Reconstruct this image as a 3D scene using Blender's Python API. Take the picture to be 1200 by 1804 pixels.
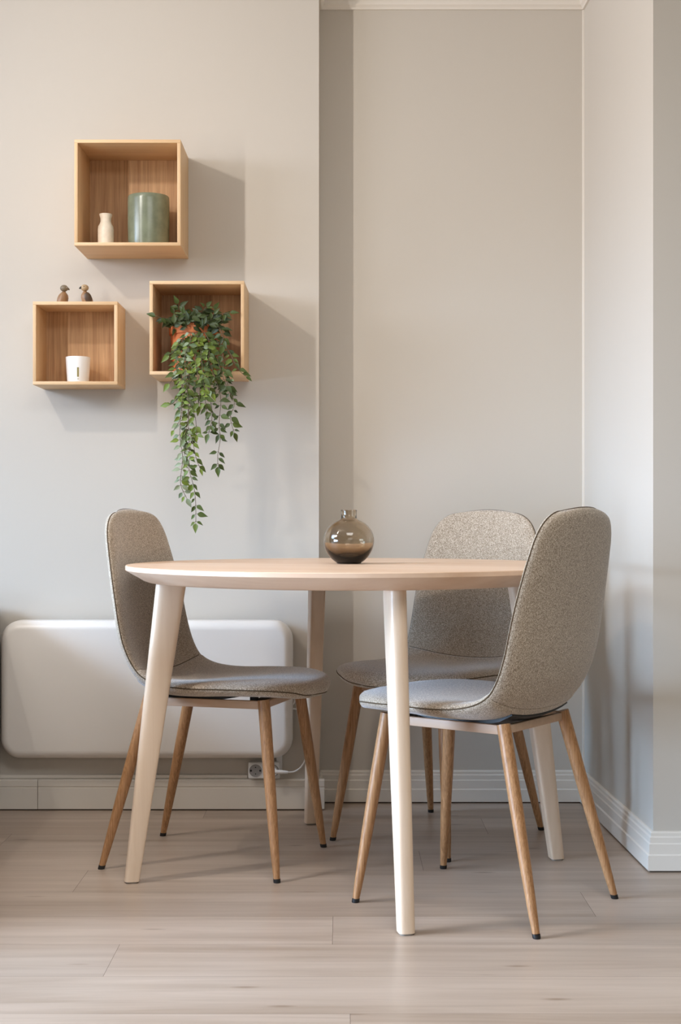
import bpy, bmesh, math, random
from mathutils import Vector, Matrix, noise

for o in list(bpy.data.objects):
    bpy.data.objects.remove(o)
scene = bpy.context.scene
C = scene.collection
PI = math.pi

# ------------------------------------------------------------------ camera
F, VX, VY, H = 2450.0, 602.0, 914.0, 0.86      # focal length in px, vanishing point, eye height
cd = bpy.data.cameras.new('camera')
cam = bpy.data.objects.new('camera', cd)
C.objects.link(cam)
cam.location = (0, 0, H)
cam.rotation_euler = (PI / 2, 0, 0)
cd.sensor_fit = 'VERTICAL'
cd.sensor_height = 36.0
cd.lens = F / 1804.0 * 36.0
cd.shift_x = -(VX - 600.0) / 1804.0
cd.shift_y = (VY - 902.0) / 1804.0
cd.clip_start = 0.05
scene.camera = cam

# ------------------------------------------------------------------ light
scene.view_settings.view_transform = 'Standard'
scene.view_settings.look = 'None'
scene.view_settings.gamma = 1.0
scene.view_settings.use_curve_mapping = False
scene.view_settings.exposure = 0.0

world = bpy.data.worlds.new('World')
scene.world = world
world.use_nodes = True
bg = world.node_tree.nodes['Background']
bg.inputs[0].default_value = (0.97, 1.0, 0.85, 1)
bg.inputs[1].default_value = 0.13


def area(name, loc, target, sx, sy, power, col, spread=180, shape='RECTANGLE'):
    l = bpy.data.lights.new(name, 'AREA')
    l.shape = shape
    l.size = sx
    l.size_y = sy
    l.energy = power
    l.color = col
    l.spread = math.radians(spread)
    o = bpy.data.objects.new(name, l)
    C.objects.link(o)
    o.location = loc
    d = Vector(target) - Vector(loc)
    o.rotation_euler = d.to_track_quat('-Z', 'Y').to_euler()
    return o


LIGHTS = {  # name: (location, target, size x, size y, power per channel, shape, spread)
    # windows on the left: broad daylight from high up, cool skylight that falls downward
    'high_window_light': ((-3.3, 2.2, 2.1), (0.0, 3.2, 1.5), 1.2, 0.6, (33.5, 35.5, 41), 'RECTANGLE', 180),
    'side_window_light': ((-3.3, 3.1, 2.0), (0.0, 3.3, 1.7), 0.8, 0.8, (5, 7, 11), 'RECTANGLE', 180),
    'sky_window_light': ((-3.3, 2.9, 1.6), (-0.6, 3.5, -0.5), 0.8, 0.9, (9.5, 16.5, 26), 'RECTANGLE', 80),
    'low_window_light': ((-3.3, 1.7, 0.62), (0.0, 3.1, 0.0), 1.4, 0.8, (9.5, 13.4, 19), 'RECTANGLE', 50),
    # tall narrow floating light, added to throw the crisp shelf shadows
    'narrow_strip_light': ((-1.46, 2.72, 1.84), (0.7, 2.85, 1.84), 0.05, 0.85, (10.0, 9.6, 9.2), 'RECTANGLE', 180),
    'wall_spot_light': ((-1.46, 2.72, 2.34), (0.7, 2.85, 1.90), 0.05, 0.07, (14.0, 13.0, 12.1), 'RECTANGLE', 180),
    'rear_fill_light': ((0.6, -2.6, 1.7), (0.3, 3.4, 0.7), 2.0, 1.4, (17, 17, 17), 'RECTANGLE', 180),  # soft frontal fill added behind the camera
    # overhead fill added to brighten the room in front
    'overhead_fill_light': ((0.2, 1.2, 2.42), (0.2, 1.2, 0.0), 1.2, 1.2, (36, 36.5, 37.5), 'RECTANGLE', 180),
}
for nm, (loc, tgt, sx_, sy_, rgb_, shp_, spr_) in LIGHTS.items():
    area(nm, loc, tgt, sx_, sy_, max(rgb_), [c / max(rgb_) for c in rgb_], spread=spr_, shape=shp_)


# ------------------------------------------------------------------ materials
def srgb(r, g, b):
    f = lambda c: (c / 255 / 12.92) if c / 255 <= 0.04045 else ((c / 255 + 0.055) / 1.055) ** 2.4
    return (f(r), f(g), f(b), 1)


def mat(name, col, rough=0.5, spec=0.5, metal=0.0, bump=0.0, bscale=200, var=0.0, vscale=5):
    m = bpy.data.materials.new(name)
    m.use_nodes = True
    nt = m.node_tree
    b = nt.nodes['Principled BSDF']
    b.inputs['Base Color'].default_value = col
    b.inputs['Roughness'].default_value = rough
    b.inputs['Specular IOR Level'].default_value = spec
    b.inputs['Metallic'].default_value = metal
    tc = nt.nodes.new('ShaderNodeTexCoord')
    if var > 0:
        n = nt.nodes.new('ShaderNodeTexNoise')
        n.inputs['Scale'].default_value = vscale
        n.inputs['Detail'].default_value = 3
        nt.links.new(tc.outputs['Object'], n.inputs['Vector'])
        r = nt.nodes.new('ShaderNodeValToRGB')
        r.color_ramp.elements[0].position = 0.35
        r.color_ramp.elements[1].position = 0.65
        r.color_ramp.elements[0].color = tuple(c * (1 - var) for c in col[:3]) + (1,)
        r.color_ramp.elements[1].color = tuple(min(1, c * (1 + var)) for c in col[:3]) + (1,)
        nt.links.new(n.outputs['Fac'], r.inputs[0])
        nt.links.new(r.outputs[0], b.inputs['Base Color'])
    if bump > 0:
        n = nt.nodes.new('ShaderNodeTexNoise')
        n.inputs['Scale'].default_value = bscale
        n.inputs['Detail'].default_value = 2
        nt.links.new(tc.outputs['Object'], n.inputs['Vector'])
        bp = nt.nodes.new('ShaderNodeBump')
        bp.inputs['Strength'].default_value = bump
        bp.inputs['Distance'].default_value = 0.001
        nt.links.new(n.outputs['Fac'], bp.inputs['Height'])
        nt.links.new(bp.outputs[0], b.inputs['Normal'])
    return m


def wood(name, dark, light, axis='x', scale=60, stretch=18, rough=0.45, contrast=(0.3, 0.7),
         plank_attr=False, rot=0.0, bump=0.1, big=3.0, bigamt=0.35, knots=False):
    m = bpy.data.materials.new(name)
    m.use_nodes = True
    nt = m.node_tree
    N, L = nt.nodes, nt.links
    b = N['Principled BSDF']
    b.inputs['Roughness'].default_value = rough
    tc = N.new('ShaderNodeTexCoord')
    vec = tc.outputs['Object']
    if plank_attr:
        at = N.new('ShaderNodeAttribute')
        at.attribute_name = 'plank'
        mul = N.new('ShaderNodeVectorMath'); mul.operation = 'SCALE'
        mul.inputs['Scale'].default_value = 37.0
        L.new(at.outputs['Vector'], mul.inputs[0])
        ad = N.new('ShaderNodeVectorMath'); ad.operation = 'ADD'
        L.new(vec, ad.inputs[0]); L.new(mul.outputs[0], ad.inputs[1])
        vec = ad.outputs[0]
    mp = N.new('ShaderNodeMapping')
    s = [1.0, 1.0, 1.0]
    s['xyz'.index(axis)] = 1.0 / stretch
    mp.inputs['Scale'].default_value = s
    if rot:
        mp0 = N.new('ShaderNodeMapping')
        mp0.inputs['Rotation'].default_value = (0, 0, rot)
        L.new(vec, mp0.inputs[0]); vec = mp0.outputs[0]
    L.new(vec, mp.inputs[0])
    n1 = N.new('ShaderNodeTexNoise')
    n1.inputs['Scale'].default_value = scale
    n1.inputs['Detail'].default_value = 5
    n1.inputs['Roughness'].default_value = 0.65
    n1.inputs['Distortion'].default_value = 0.6
    L.new(mp.outputs[0], n1.inputs['Vector'])
    n2 = N.new('ShaderNodeTexNoise')
    n2.inputs['Scale'].default_value = big
    n2.inputs['Detail'].default_value = 3
    n2.inputs['Distortion'].default_value = 1.0
    L.new(mp.outputs[0] if not knots else mp.outputs[0], n2.inputs['Vector'])
    mx = N.new('ShaderNodeMix'); mx.data_type = 'FLOAT'
    mx.inputs[0].default_value = bigamt
    L.new(n1.outputs['Fac'], mx.inputs[2]); L.new(n2.outputs['Fac'], mx.inputs[3])
    r = N.new('ShaderNodeValToRGB')
    r.color_ramp.elements[0].position = contrast[0]
    r.color_ramp.elements[1].position = contrast[1]
    r.color_ramp.elements[0].color = dark
    r.color_ramp.elements[1].color = light
    L.new(mx.outputs[0], r.inputs[0])
    col = r.outputs[0]
    if plank_attr:
        sep = N.new('ShaderNodeSeparateXYZ')
        L.new(at.outputs['Vector'], sep.inputs[0])
        mr = N.new('ShaderNodeMapRange')
        mr.inputs['To Min'].default_value = 0.93
        mr.inputs['To Max'].default_value = 1.05
        L.new(sep.outputs[2], mr.inputs[0])
        sc = N.new('ShaderNodeVectorMath'); sc.operation = 'SCALE'
        L.new(col, sc.inputs[0]); L.new(mr.outputs[0], sc.inputs['Scale'])
        col = sc.outputs[0]
    if knots:
        # dark little oak knots and broad cloudy patches
        mk = N.new('ShaderNodeMapping')
        mk.inputs['Scale'].default_value = (2.2, 9.0, 1.0)
        L.new(vec, mk.inputs[0])
        vo = N.new('ShaderNodeTexVoronoi')
        vo.inputs['Scale'].default_value = 1.5
        L.new(mk.outputs[0], vo.inputs['Vector'])
        rk = N.new('ShaderNodeValToRGB')
        rk.color_ramp.elements[0].position = 0.02
        rk.color_ramp.elements[1].position = 0.11
        rk.color_ramp.elements[0].color = (0.62, 0.55, 0.48, 1)
        rk.color_ramp.elements[1].color = (1, 1, 1, 1)
        L.new(vo.outputs['Distance'], rk.inputs[0])
        mm = N.new('ShaderNodeVectorMath'); mm.operation = 'MULTIPLY'
        L.new(col, mm.inputs[0]); L.new(rk.outputs[0], mm.inputs[1])
        col = mm.outputs[0]
    L.new(col, b.inputs['Base Color'])
    if bump:
        bp = N.new('ShaderNodeBump')
        bp.inputs['Strength'].default_value = bump
        bp.inputs['Distance'].default_value = 0.0006
        L.new(n1.outputs['Fac'], bp.inputs['Height'])
        L.new(bp.outputs[0], b.inputs['Normal'])
    return m


def fabric(name, dark, mid, light):
    m = bpy.data.materials.new(name)
    m.use_nodes = True
    nt = m.node_tree
    N, L = nt.nodes, nt.links
    b = N['Principled BSDF']
    b.inputs['Roughness'].default_value = 0.95
    b.inputs['Specular IOR Level'].default_value = 0.15
    b.inputs['Sheen Weight'].default_value = 0.45
    b.inputs['Sheen Roughness'].default_value = 0.5
    b.inputs['Sheen Tint'].default_value = (0.96, 0.98, 1.0, 1)
    tc = N.new('ShaderNodeTexCoord')
    outs = []
    for s in ((950, 260, 950), (290, 950, 290)):
        mp = N.new('ShaderNodeMapping')
        mp.inputs['Scale'].default_value = s
        L.new(tc.outputs['Object'], mp.inputs[0])
        n = N.new('ShaderNodeTexNoise')
        n.inputs['Scale'].default_value = 1.0
        n.inputs['Detail'].default_value = 1.5
        L.new(mp.outputs[0], n.inputs['Vector'])
        outs.append(n.outputs['Fac'])
    mx = N.new('ShaderNodeMix'); mx.data_type = 'FLOAT'
    mx.inputs[0].default_value = 0.5
    L.new(outs[0], mx.inputs[2]); L.new(outs[1], mx.inputs[3])
    r = N.new('ShaderNodeValToRGB')
    r.color_ramp.elements[0].position = 0.40
    r.color_ramp.elements[0].color = dark
    r.color_ramp.elements[1].position = 0.60
    r.color_ramp.elements[1].color = light
    e = r.color_ramp.elements.new(0.5); e.color = mid
    L.new(mx.outputs[0], r.inputs[0])
    L.new(r.outputs[0], b.inputs['Base Color'])
    bp = N.new('ShaderNodeBump')
    bp.inputs['Strength'].default_value = 0.15
    bp.inputs['Distance'].default_value = 0.0012
    L.new(mx.outputs[0], bp.inputs['Height'])
    L.new(bp.outputs[0], b.inputs['Normal'])
    return m


M_wall = mat('wall_paint', srgb(206, 198, 186), 0.55, 0.3, bump=0.06, bscale=350)
M_ceil = mat('ceiling_paint', srgb(236, 233, 228), 0.8)
M_trim = mat('trim_paint', srgb(232, 224, 212), 0.35, 0.5)
M_floor = wood('floor_oak', srgb(148, 127, 107), srgb(203, 185, 169), 'x', 30, 18, 0.34, (0.26, 0.72), True, big=6.0,
               bigamt=0.55, bump=0.12, knots=True)
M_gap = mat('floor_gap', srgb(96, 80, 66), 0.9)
M_birch = wood('birch', srgb(219, 190, 160), srgb(240, 218, 194), 'z', 22, 14, 0.38, (0.3, 0.7), big=5, bump=0.05)
M_top = wood('birch_top', srgb(216, 178, 146), srgb(242, 215, 190), 'x', 14, 12, 0.40, (0.3, 0.7), rot=0.30, big=7,
             bigamt=0.6, bump=0.03)
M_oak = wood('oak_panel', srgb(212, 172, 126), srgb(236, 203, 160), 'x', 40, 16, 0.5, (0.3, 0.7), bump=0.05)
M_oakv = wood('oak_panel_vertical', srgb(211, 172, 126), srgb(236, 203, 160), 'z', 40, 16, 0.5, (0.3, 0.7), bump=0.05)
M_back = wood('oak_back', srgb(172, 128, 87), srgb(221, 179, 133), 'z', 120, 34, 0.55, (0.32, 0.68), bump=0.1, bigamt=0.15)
M_leg = wood('oak_leg', srgb(134, 90, 52), srgb(202, 154, 108), 'z', 330, 40, 0.42, (0.30, 0.70), bump=0.08, bigamt=0.12)
M_rail = wood('rail_wood', srgb(196, 163, 136), srgb(214, 184, 158), 'x', 60, 20, 0.5, bump=0.02)
M_fab = fabric('chair_fabric', srgb(126, 109, 90), srgb(172, 155, 134), srgb(214, 200, 181))
M_pipe = mat('chair_piping', srgb(92, 78, 62), 0.9, 0.1, bump=0.3, bscale=600)
M_black = mat('black_plastic', srgb(26, 25, 25), 0.5)
M_pad = mat('felt_pad', srgb(150, 140, 128), 0.9)
M_heat = mat('heater_enamel', srgb(238, 232, 224), 0.28, 0.5)
M_white = mat('white_plastic', srgb(232, 230, 226), 0.35)
M_sock = mat('socket_recess', srgb(150, 146, 142), 0.5)
M_terra = mat('terracotta', srgb(226, 138, 92), 0.8, 0.2, var=0.08, vscale=30, bump=0.1)
M_green = mat('green_glaze', srgb(120, 126, 104), 0.25, 0.5, var=0.14, vscale=28)
M_cream = mat('cream_ceramic', srgb(238, 224, 204), 0.4, 0.5, var=0.05, vscale=90)
M_cup = mat('white_cup', srgb(240, 238, 235), 0.35)
M_gold = mat('olive_print', srgb(150, 138, 84), 0.5)
M_greyp = mat('grey_print', srgb(205, 204, 194), 0.5)
M_soil = mat('soil', srgb(50, 38, 28), 1.0)
M_birdd = wood('bird_dark', srgb(66, 50, 38), srgb(104, 82, 64), 'z', 90, 8, 0.4)
M_birdl = wood('bird_light', srgb(128, 94, 62), srgb(176, 136, 98), 'z', 90, 8, 0.4)
M_birdg = wood('bird_grey', srgb(110, 98, 80), srgb(150, 136, 112), 'z', 90, 8, 0.4)
M_birdh = mat('bird_head', srgb(186, 160, 124), 0.5)
M_stem = mat('stem', srgb(96, 84, 60), 0.7)
M_sofa = mat('sofa_fabric', srgb(150, 138, 128), 0.95, 0.1, bump=0.4, bscale=500)


def leafmat():
    m = bpy.data.materials.new('leaf')
    m.use_nodes = True
    nt = m.node_tree
    N, L = nt.nodes, nt.links
    b = N['Principled BSDF']
    at = N.new('ShaderNodeAttribute'); at.attribute_name = 'leafrnd'
    r = N.new('ShaderNodeValToRGB')
    cr = r.color_ramp
    cr.interpolation = 'LINEAR'
    cr.elements[0].position = 0.0; cr.elements[0].color = srgb(46, 58, 28)
    cr.elements[1].position = 1.0; cr.elements[1].color = srgb(146, 158, 128)
    e = cr.elements.new(0.45); e.color = srgb(76, 92, 36)
    e = cr.elements.new(0.72); e.color = srgb(116, 134, 46)
    e = cr.elements.new(0.80); e.color = srgb(112, 128, 90)
    L.new(at.outputs['Fac'], r.inputs[0])
    L.new(r.outputs[0], b.inputs['Base Color'])
    b.inputs['Roughness'].default_value = 0.5
    b.inputs['Specular IOR Level'].default_value = 0.35
    return m


M_leaf = leafmat()


def glassmat():
    m = bpy.data.materials.new('smoked_glass')
    m.use_nodes = True
    nt = m.node_tree
    N, L = nt.nodes, nt.links
    b = N['Principled BSDF']
    b.inputs['Base Color'].default_value = (1, 0.97, 0.93, 1)
    b.inputs['Roughness'].default_value = 0.0
    b.inputs['IOR'].default_value = 1.46
    b.inputs['Transmission Weight'].default_value = 1.0
    va = N.new('ShaderNodeVolumeAbsorption')
    va.inputs['Color'].default_value = (0.56, 0.46, 0.29, 1)
    va.inputs['Density'].default_value = 260.0
    L.new(va.outputs[0], N['Material Output'].inputs['Volume'])
    return m


M_glass = glassmat()


# ------------------------------------------------------------------ helpers
def link(name, me, m=None, parent=None, smooth=None):
    o = bpy.data.objects.new(name, me)
    C.objects.link(o)
    if m:
        me.materials.append(m)
    if parent:
        o.parent = parent
    if smooth is not None:
        for p in me.polygons:
            p.use_smooth = True
        if smooth < 180:
            me.set_sharp_from_angle(angle=math.radians(smooth))
    return o


def obj(name, bm, m=None, parent=None, smooth=None):
    bmesh.ops.recalc_face_normals(bm, faces=bm.faces)
    me = bpy.data.meshes.new(name)
    bm.to_mesh(me)
    bm.free()
    return link(name, me, m, parent, smooth)


def empty(name, loc, rz=0):
    o = bpy.data.objects.new(name, None)
    C.objects.link(o)
    o.location = loc
    o.rotation_euler = (0, 0, rz)
    return o


def tag(o, label=None, cat=None, group=None, kind=None):
    if label: o['label'] = label
    if cat: o['category'] = cat
    if group: o['group'] = group
    if kind: o['kind'] = kind
    return o


def add_box(bm, lo, hi, bevel=0.0, seg=2):
    v = [bm.verts.new((x, y, z)) for x in (lo[0], hi[0]) for y in (lo[1], hi[1]) for z in (lo[2], hi[2])]
    fs = [(0, 1, 3, 2), (4, 6, 7, 5), (0, 4, 5, 1), (2, 3, 7, 6), (0, 2, 6, 4), (1, 5, 7, 3)]
    faces = [bm.faces.new([v[i] for i in f]) for f in fs]
    if bevel > 0:
        es = set()
        for f in faces:
            es.update(f.edges)
        bmesh.ops.bevel(bm, geom=list(es), offset=bevel, segments=seg, affect='EDGES', profile=0.5)


def box(name, lo, hi, m, parent=None, bevel=0.0, seg=2):
    bm = bmesh.new()
    add_box(bm, lo, hi, bevel, seg)
    return obj(name, bm, m, parent, 40 if bevel else None)


def add_lathe(bm, prof, seg=48, center=(0, 0, 0), cap=True):
    rings = []
    for r, z in prof:
        if r < 1e-6:
            rings.append([bm.verts.new((center[0], center[1], center[2] + z))])
        else:
            rings.append([bm.verts.new((center[0] + r * math.cos(2 * PI * k / seg),
                                        center[1] + r * math.sin(2 * PI * k / seg), center[2] + z)) for k in range(seg)])
    for a, b in zip(rings, rings[1:]):
        for k in range(seg):
            k2 = (k + 1) % seg
            if len(a) == 1 and len(b) == 1:
                continue
            if len(a) == 1:
                bm.faces.new((a[0], b[k], b[k2]))
            elif len(b) == 1:
                bm.faces.new((a[k], b[0], a[k2]))
            else:
                bm.faces.new((a[k], b[k], b[k2], a[k2]))


def lathe(name, prof, m, parent=None, seg=64, smooth=40):
    bm = bmesh.new()
    add_lathe(bm, prof, seg)
    return obj(name, bm, m, parent, smooth)


def add_tube(bm, pts, rad, seg=10, cap=True, closed=False):
    pts = [Vector(p) for p in pts]
    n = len(pts)
    rr = rad if isinstance(rad, (list, tuple)) else [rad] * n
    rings = []
    up = Vector((0, 0, 1))
    prev = None
    for i, p in enumerate(pts):
        if closed:
            t = pts[(i + 1) % n] - pts[i - 1]
        elif i == 0:
            t = pts[1] - p
        elif i == n - 1:
            t = p - pts[-2]
        else:
            t = pts[i + 1] - pts[i - 1]
        t.normalize()
        if prev is None:
            x = t.cross(up)
            if x.length < 0.05:
                x = t.cross(Vector((1, 0, 0)))
        else:
            x = prev - t * prev.dot(t)
        x.normalize()
        prev = x
        y = t.cross(x)
        rings.append([bm.verts.new(p + (x * math.cos(2 * PI * k / seg) + y * math.sin(2 * PI * k / seg)) * rr[i])
                      for k in range(seg)])
    m = n if closed else n - 1
    for i in range(m):
        a, b = rings[i], rings[(i + 1) % n]
        for k in range(seg):
            k2 = (k + 1) % seg
            bm.faces.new((a[k], b[k], b[k2], a[k2]))
    if cap and not closed:
        bm.faces.new(rings[0][::-1])
        bm.faces.new(rings[-1])


def add_prism(bm, path, prof, close_ends=True):
    """sweep profile [(out, z)] along a floor polyline [(x,y)]; 'out' is to the right of the walking direction"""
    n = len(path)
    P = [Vector(p) for p in path]
    rows = []
    for i in range(n):
        def nrm(a, b):
            d = (b - a).normalized()
            return Vector((d.y, -d.x))
        if i == 0:
            off = nrm(P[0], P[1])
        elif i == n - 1:
            off = nrm(P[-2], P[-1])
        else:
            n1, n2 = nrm(P[i - 1], P[i]), nrm(P[i], P[i + 1])
            off = (n1 + n2)
            off = off / (1 + n1.dot(n2))
        rows.append([bm.verts.new((P[i].x + off.x * o, P[i].y + off.y * o, z)) for o, z in prof])
    k = len(prof)
    for a, b in zip(rows, rows[1:]):
        for j in range(k):
            j2 = (j + 1) % k
            bm.faces.new((a[j], a[j2], b[j2], b[j]))
    if close_ends:
        bm.faces.new(rows[0])
        bm.faces.new(rows[-1][::-1])


def interp(keys, x):
    """Catmull-Rom through sorted keys [(x, v...)]"""
    ks = keys
    if x <= ks[0][0]: return ks[0][1:]
    if x >= ks[-1][0]: return ks[-1][1:]
    for i in range(len(ks) - 1):
        if ks[i][0] <= x <= ks[i + 1][0]:
            t = (x - ks[i][0]) / (ks[i + 1][0] - ks[i][0])
            p0 = ks[max(i - 1, 0)]; p1 = ks[i]; p2 = ks[i + 1]; p3 = ks[min(i + 2, len(ks) - 1)]
            out = []
            for c in range(1, len(p1)):
                h = p2[0] - p1[0]
                m1 = (p2[c] - p0[c]) / max(p2[0] - p0[0], 1e-9) * h
                m2 = (p3[c] - p1[c]) / max(p3[0] - p1[0], 1e-9) * h
                t2, t3 = t * t, t * t * t
                out.append((2 * t3 - 3 * t2 + 1) * p1[c] + (t3 - 2 * t2 + t) * m1 + (-2 * t3 + 3 * t2) * p2[c] + (t3 - t2) * m2)
            return out


# ------------------------------------------------------------------ the room
WL = 4.115      # left wall face
WN = 4.218      # niche back wall face
XE = -0.0672    # edge where the left wall ends
RA = (0.7355, WN)       # right return wall, far corner
RB = (0.7607, 3.395)    # its near corner
CZ = 2.475


def struct(o):
    o['kind'] = 'structure'
    return o


def wall_prism(name, pts, z0, z1, m=M_wall):
    bm = bmesh.new()
    lo = [bm.verts.new((x, y, z0)) for x, y in pts]
    hi = [bm.verts.new((x, y, z1)) for x, y in pts]
    n = len(pts)
    for i in range(n):
        j = (i + 1) % n
        bm.faces.new((lo[i], lo[j], hi[j], hi[i]))
    bm.faces.new(lo[::-1]); bm.faces.new(hi)
    return struct(obj(name, bm, m))


wall_prism('wall_left', [(-3.4, WL), (XE, WL), (XE, WN), (XE, 4.4), (-3.4, 4.4)], -0.02, CZ + 0.05)
wall_prism('wall_back', [(XE, WN), (RA[0], WN), (RA[0], 4.4), (XE, 4.4)], -0.02, CZ + 0.05)
wall_prism('wall_right', [RA, RB, (2.6, RB[1]), (2.6, 4.4), (RA[0], 4.4)], -0.02, CZ + 0.05)
struct(box('ceiling', (-3.4, 0.2, CZ), (2.6, 4.4, CZ + 0.05), M_ceil))

# floor boards: every board is a face of its own with a narrow joint round it
bm = bmesh.new()
lay = bm.loops.layers.float_vector.new('plank')
rnd = random.Random(5)
PW = 0.197
g = 0.00035
y0 = 2.613
seams = {0: -0.4485, 1: -0.0187, -2: 0.0147, -1: 0.83, 2: 0.55, 3: -0.62, 4: 0.2, 5: -0.9, 6: 0.4}
for row in range(-16, 10):
    ya, yb = y0 + row * PW, y0 + (row + 1) * PW
    sx = seams.get(row, rnd.uniform(-1, 1))
    xs = [sx + k * 2.05 for k in range(-3, 4)]
    for xa, xb in zip(xs, xs[1:]):
        xa, xb = max(xa, -3.4), min(xb, 2.6)
        if xb - xa < 0.05: continue
        id_ = (rnd.random(), rnd.random(), rnd.random())
        f = bm.faces.new([bm.verts.new(p) for p in ((xa + g, ya + g * .8, 0), (xb - g, ya + g * .8, 0), (xb - g, yb - g * .8, 0), (xa + g, yb - g * .8, 0))])
        for lp in f.loops: lp[lay] = id_
# sub-floor seen only in the joints
f = bm.faces.new([bm.verts.new(p) for p in ((-3.4, -0.6, -0.0015), (2.6, -0.6, -0.0015), (2.6, 4.4, -0.0015), (-3.4, 4.4, -0.0015))])
f.material_index = 1
me = bpy.data.meshes.new('floor')
bm.to_mesh(me); bm.free()
fl = link('floor', me, M_floor)
me.materials.append(M_gap)
struct(fl)

# skirting: stepped profile in the niche and round the right return
prof = [(0, 0.0045), (0.016, 0.0045), (0.016, 0.041), (0.0125, 0.044), (0.0125, 0.068), (0.0100, 0.071), (0.0100, 0.0835),
        (0.0072, 0.087), (0.0072, 0.094), (0.004, 0.098), (0, 0.098)]
bm = bmesh.new()
add_prism(bm, [(XE + 0.0002, WL + 0.003), (XE + 0.0002, WN), RA, RB, (2.6, RB[1])], prof)
struct(obj('baseboard_right', bm, M_trim, None, 25))
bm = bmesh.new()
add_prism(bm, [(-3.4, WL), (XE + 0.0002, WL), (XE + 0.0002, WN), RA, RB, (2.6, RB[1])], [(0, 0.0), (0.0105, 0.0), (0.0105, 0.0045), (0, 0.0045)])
struct(obj('skirting_shade_strip', bm, M_gap, None))  # dark strip that stands in for the shade under the skirting
# left skirting: plainer board with a groove, thin cap strip behind it, board joint at the left
profL = [(0, 0.0045), (0.016, 0.0045), (0.016, 0.066), (0.0135, 0.0675), (0.0135, 0.070), (0.016, 0.0715), (0.016, 0.088), (0.013, 0.092), (0, 0.092)]
bm = bmesh.new()
xj = (66.5 - VX) * 4.1 / F
add_prism(bm, [(-3.4, WL), (xj - 0.0008, WL)], [(o * 1.06, z) for o, z in profL])
add_prism(bm, [(xj + 0.0008, WL), (XE + 0.0161, WL)], profL)
add_box(bm, (-3.4, WL - 0.0085, 0.0925), ((436 - VX) * 4.1 / F, WL, 0.1035), 0.002)
struct(obj('baseboard_left', bm, M_trim, None, 25))

# cornice at the ceiling
CB = 2.403
cor = [(0, CB), (0.006, CB), (0.008, CB + 0.006), (0.014, CB + 0.012), (0.016, CB + 0.022), (0.030, CB + 0.042), (0.045, CB + 0.055),
       (0.05, CZ - 0.004), (0.05, CZ), (0, CZ)]
bm = bmesh.new()
add_prism(bm, [(-3.4, WL), (XE, WL), (XE, WN), RA, RB, (2.6, RB[1])], cor)
struct(obj('trim_1', bm, M_trim, None, 25))
# thin light-coloured bead down the inner corner
bm = bmesh.new()
add_box(bm, (RA[0] - 0.006, WN - 0.006, 0.098), (RA[0] + 0.004, WN + 0.001, CB), 0.002)
struct(obj('trim_2', bm, M_trim, None, 40))


# ------------------------------------------------------------------ table
TC = (0.023, 3.402)
TT = 0.749
table = empty('round_table', (TC[0], TC[1], 0))
tag(table, 'pale birch dining table with a circular top on four splayed legs', 'table')
tb = 0.709
R = 0.546
lathe('tabletop', [(0, tb), (R - 0.062, tb), (R - 0.052, tb + 0.0008), (R - 0.043, tb + 0.004), (R - 0.002, TT - 0.0125),
                   (R, TT - 0.0105), (R, TT - 0.0015), (R - 0.0015, TT), (R - 0.06, TT), (0, TT)], M_top, table, 160, 22)


def leg_ring(r0, r1, w, z, n=28, p=3.2):
    """superellipse section spanning radius r0..r1, width w"""
    out = []
    for k in range(n):
        a = 2 * PI * k / n
        c, s = math.cos(a), math.sin(a)
        # outer side rounder than the inner
        pp = 3.2 if c > 0 else 6
        x = math.copysign(abs(c) ** (2 / pp), c)
        y = math.copysign(abs(s) ** (2 / pp), s)
        out.append(((r0 + r1) / 2 + (r1 - r0) / 2 * x, w / 2 * y, z))
    return out


ang0 = 3.351
for k in range(4):
    bm = bmesh.new()
    rings = []
    for i in range(9):
        t = i / 8
        z = 0.004 + (0.7085 - 0.004) * t
        ri = 0.514 + (0.403 - 0.514) * t
        ro = 0.549 + (0.474 - 0.549) * t
        w = 0.035 + (0.042 - 0.035) * t
        rings.append([bm.verts.new(p) for p in leg_ring(ri, ro, w, z)])
    for a, b in zip(rings, rings[1:]):
        for j in range(28):
            bm.faces.new((a[j], a[(j + 1) % 28], b[(j + 1) % 28], b[j]))
    bm.faces.new(rings[0]); bm.faces.new(rings[-1])
    rot = Matrix.Rotation(ang0 + k * PI / 2, 4, 'Z')
    bmesh.ops.transform(bm, matrix=rot, verts=bm.verts)
    lg = obj('leg', bm, M_birch, table, 50)
    bm = bmesh.new()
    a = [bm.verts.new(p) for p in leg_ring(0.518, 0.546, 0.029, 0.0)]
    b = [bm.verts.new(p) for p in leg_ring(0.518, 0.546, 0.029, 0.004)]
    for j in range(28):
        bm.faces.new((a[j], a[(j + 1) % 28], b[(j + 1) % 28], b[j]))
    bm.faces.new(a); bm.faces.new(b)
    bmesh.ops.transform(bm, matrix=rot, verts=bm.verts)
    obj('foot_pad', bm, M_pad, lg)

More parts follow.
